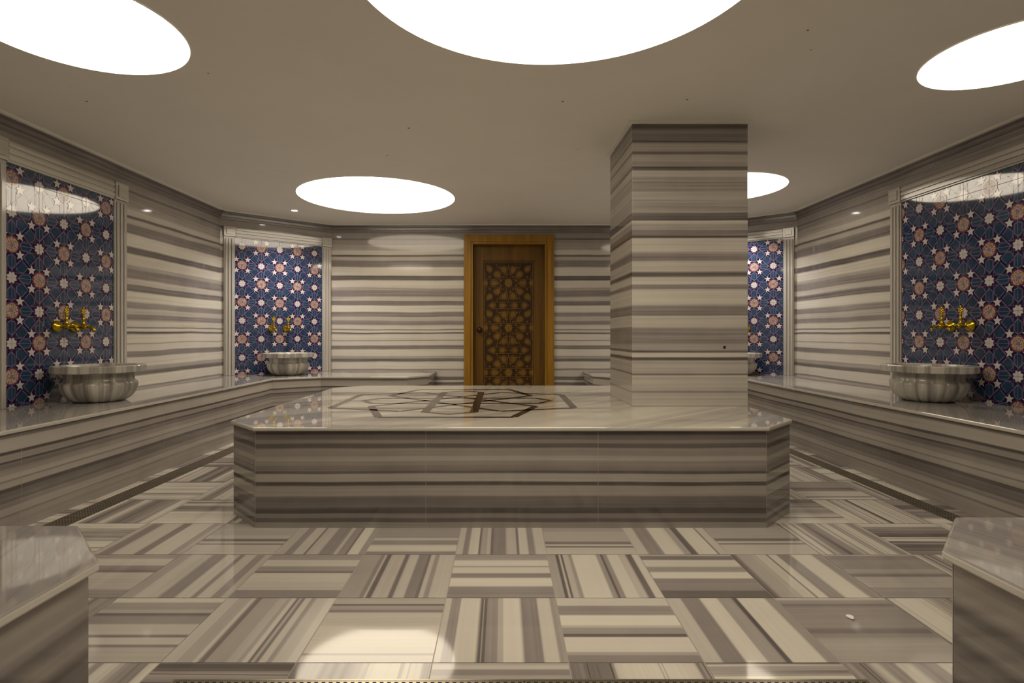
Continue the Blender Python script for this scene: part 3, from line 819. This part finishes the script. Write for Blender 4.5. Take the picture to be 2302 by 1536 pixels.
def spot(x, y, label):
    e = empty('spotlight', (x, y, CEIL), label, 'spotlight', 'small recessed spotlights')
    mb = MB(); lathe(mb, [(.034, -.002), (.035, -.006), (.044, -.005), (.046, -.0004)], m_chrome, 32, (x, y, CEIL)); mb.build('bezel', e, smooth=True)
    mb = MB(); disc(mb, (x, y, CEIL - .003), .034, m_spot, 24); disc(mb, (x, y, CEIL - .0022), .034, m_spot, 24); mb.build('lens', e)
    ld = bpy.data.lights.new('spot_beam', 'SPOT'); ld.energy = 75; ld.color = (1, .93, .86); ld.spot_size = 2.2; ld.spot_blend = .8; ld.shadow_soft_size = .02
    lo_ = bpy.data.objects.new('spot_beam', ld); C.objects.link(lo_); lo_.parent = e; lo_.location = (0, 0, -.012)
spot(-2.357, 6.295, 'small bright spotlight in the ceiling before the back left niche')
spot(2.64, 6.42, 'small bright spotlight in the ceiling behind the column')

# ------------------------------------------------------------------ drains
def grate(x0, x1, y0, y1, px, py, label, seam=None, ang=0):
    e = empty('drain_channel', ((x0 + x1) / 2, (y0 + y1) / 2, 0), label, 'floor drain', 'perforated floor drains')
    mb = MB(); z = .0005
    mb.box((x0 + .0005, y0 + .0005, -.0011), (x1 - .0005, y1 - .0005, -.0008), m_dark)
    mb.build('channel', e)
    mb = MB(); b = .008
    for (a, c, bb, d) in ((x0, y0, x1, y0 + b), (x0, y1 - b, x1, y1), (x0, y0 + b, x0 + b, y1 - b), (x1 - b, y0 + b, x1, y1 - b)):
        mb.face([(a, c, z), (bb, c, z), (bb, d, z), (a, d, z)], m_steel)
    mb.build('edge_frame', e)
    segs = [(x0 + b + .002, x1 - b - .002)] if seam is None else [(x0 + b + .002, seam - .002), (seam + .002, x1 - b - .002)]
    for (gx0, gx1) in segs:
        mb = MB()
        gy0, gy1 = y0 + b + .002, y1 - b - .002
        nx = max(1, round((gx1 - gx0) / px)); ny = max(1, round((gy1 - gy0) / py)); dx = (gx1 - gx0) / nx; dy = (gy1 - gy0) / ny
        long_x = (gx1 - gx0) > (gy1 - gy0)
        hx, hy = dx * .26, dy * .26
        for i in range(nx):
            for j in range(ny):
                cx, cy = gx0 + (i + .5) * dx, gy0 + (j + .5) * dy
                a, bb, c, d = cx - dx / 2, cx + dx / 2, cy - dy / 2, cy + dy / 2
                O_ = [(a, c), (bb, c), (bb, d), (a, d)]
                I_ = [(cx - hx, cy - hy), (cx + hx, cy - hy), (cx + hx, cy + hy), (cx - hx, cy + hy)]
                for q in range(4):
                    r = (q + 1) % 4
                    mb.face([(*O_[q], z), (*O_[r], z), (*I_[r], z), (*I_[q], z)], m_steel)
        mb.build('grate', e)
grate(-2.395, -2.262, 1.70, 5.90, .0165, .020, 'long perforated drain in the floor along the left bench')
grate(2.388, 2.50, 1.70, 5.90, .0165, .020, 'long perforated drain in the floor along the right bench')
grate(-.950, 1.055, 1.475, 1.608, .021, .017, 'short wide perforated drain at the bottom edge of the photo', seam=.062)

# chip of soap lying on the floor
mb = MB()
yy = 1250 / (1390 - 750); xx = (1912 - 1130) * yy / 1250
pts = [(xx + .011 * math.cos(a) * (1 + .3 * math.sin(3 * a)), yy + .016 * math.sin(a)) for a in [2 * PI * k / 12 for k in range(12)]]
mb.prism(pts, .0014, .0055, plain('white_soap', (.8, .78, .74), .5))
tag(mb.build('soap_chip', bevel=.001), 'tiny white chip lying on a striped floor tile, bottom right', 'soap chip')

# ------------------------------------------------------------------ world, camera
w = bpy.data.worlds.new('World'); bpy.context.scene.world = w; w.use_nodes = True
w.node_tree.nodes['Background'].inputs[0].default_value = (.02, .018, .014, 1)
cam = bpy.data.cameras.new('Camera'); co = bpy.data.objects.new('Camera', cam); C.objects.link(co)
co.location = (0, 0, 1.0); co.rotation_euler = (PI / 2, 0, 0)
cam.sensor_width = 36; cam.lens = 36 * 1250 / 2302; cam.clip_start = .02
cam.shift_x = (1151 - 1130) / 2302; cam.shift_y = -(768 - 750) / 2302
S = bpy.context.scene; S.camera = co
S.view_settings.view_transform = 'Standard'; S.view_settings.look = 'None'; S.view_settings.exposure = 0; S.view_settings.gamma = 1
S.view_settings.use_curve_mapping = False
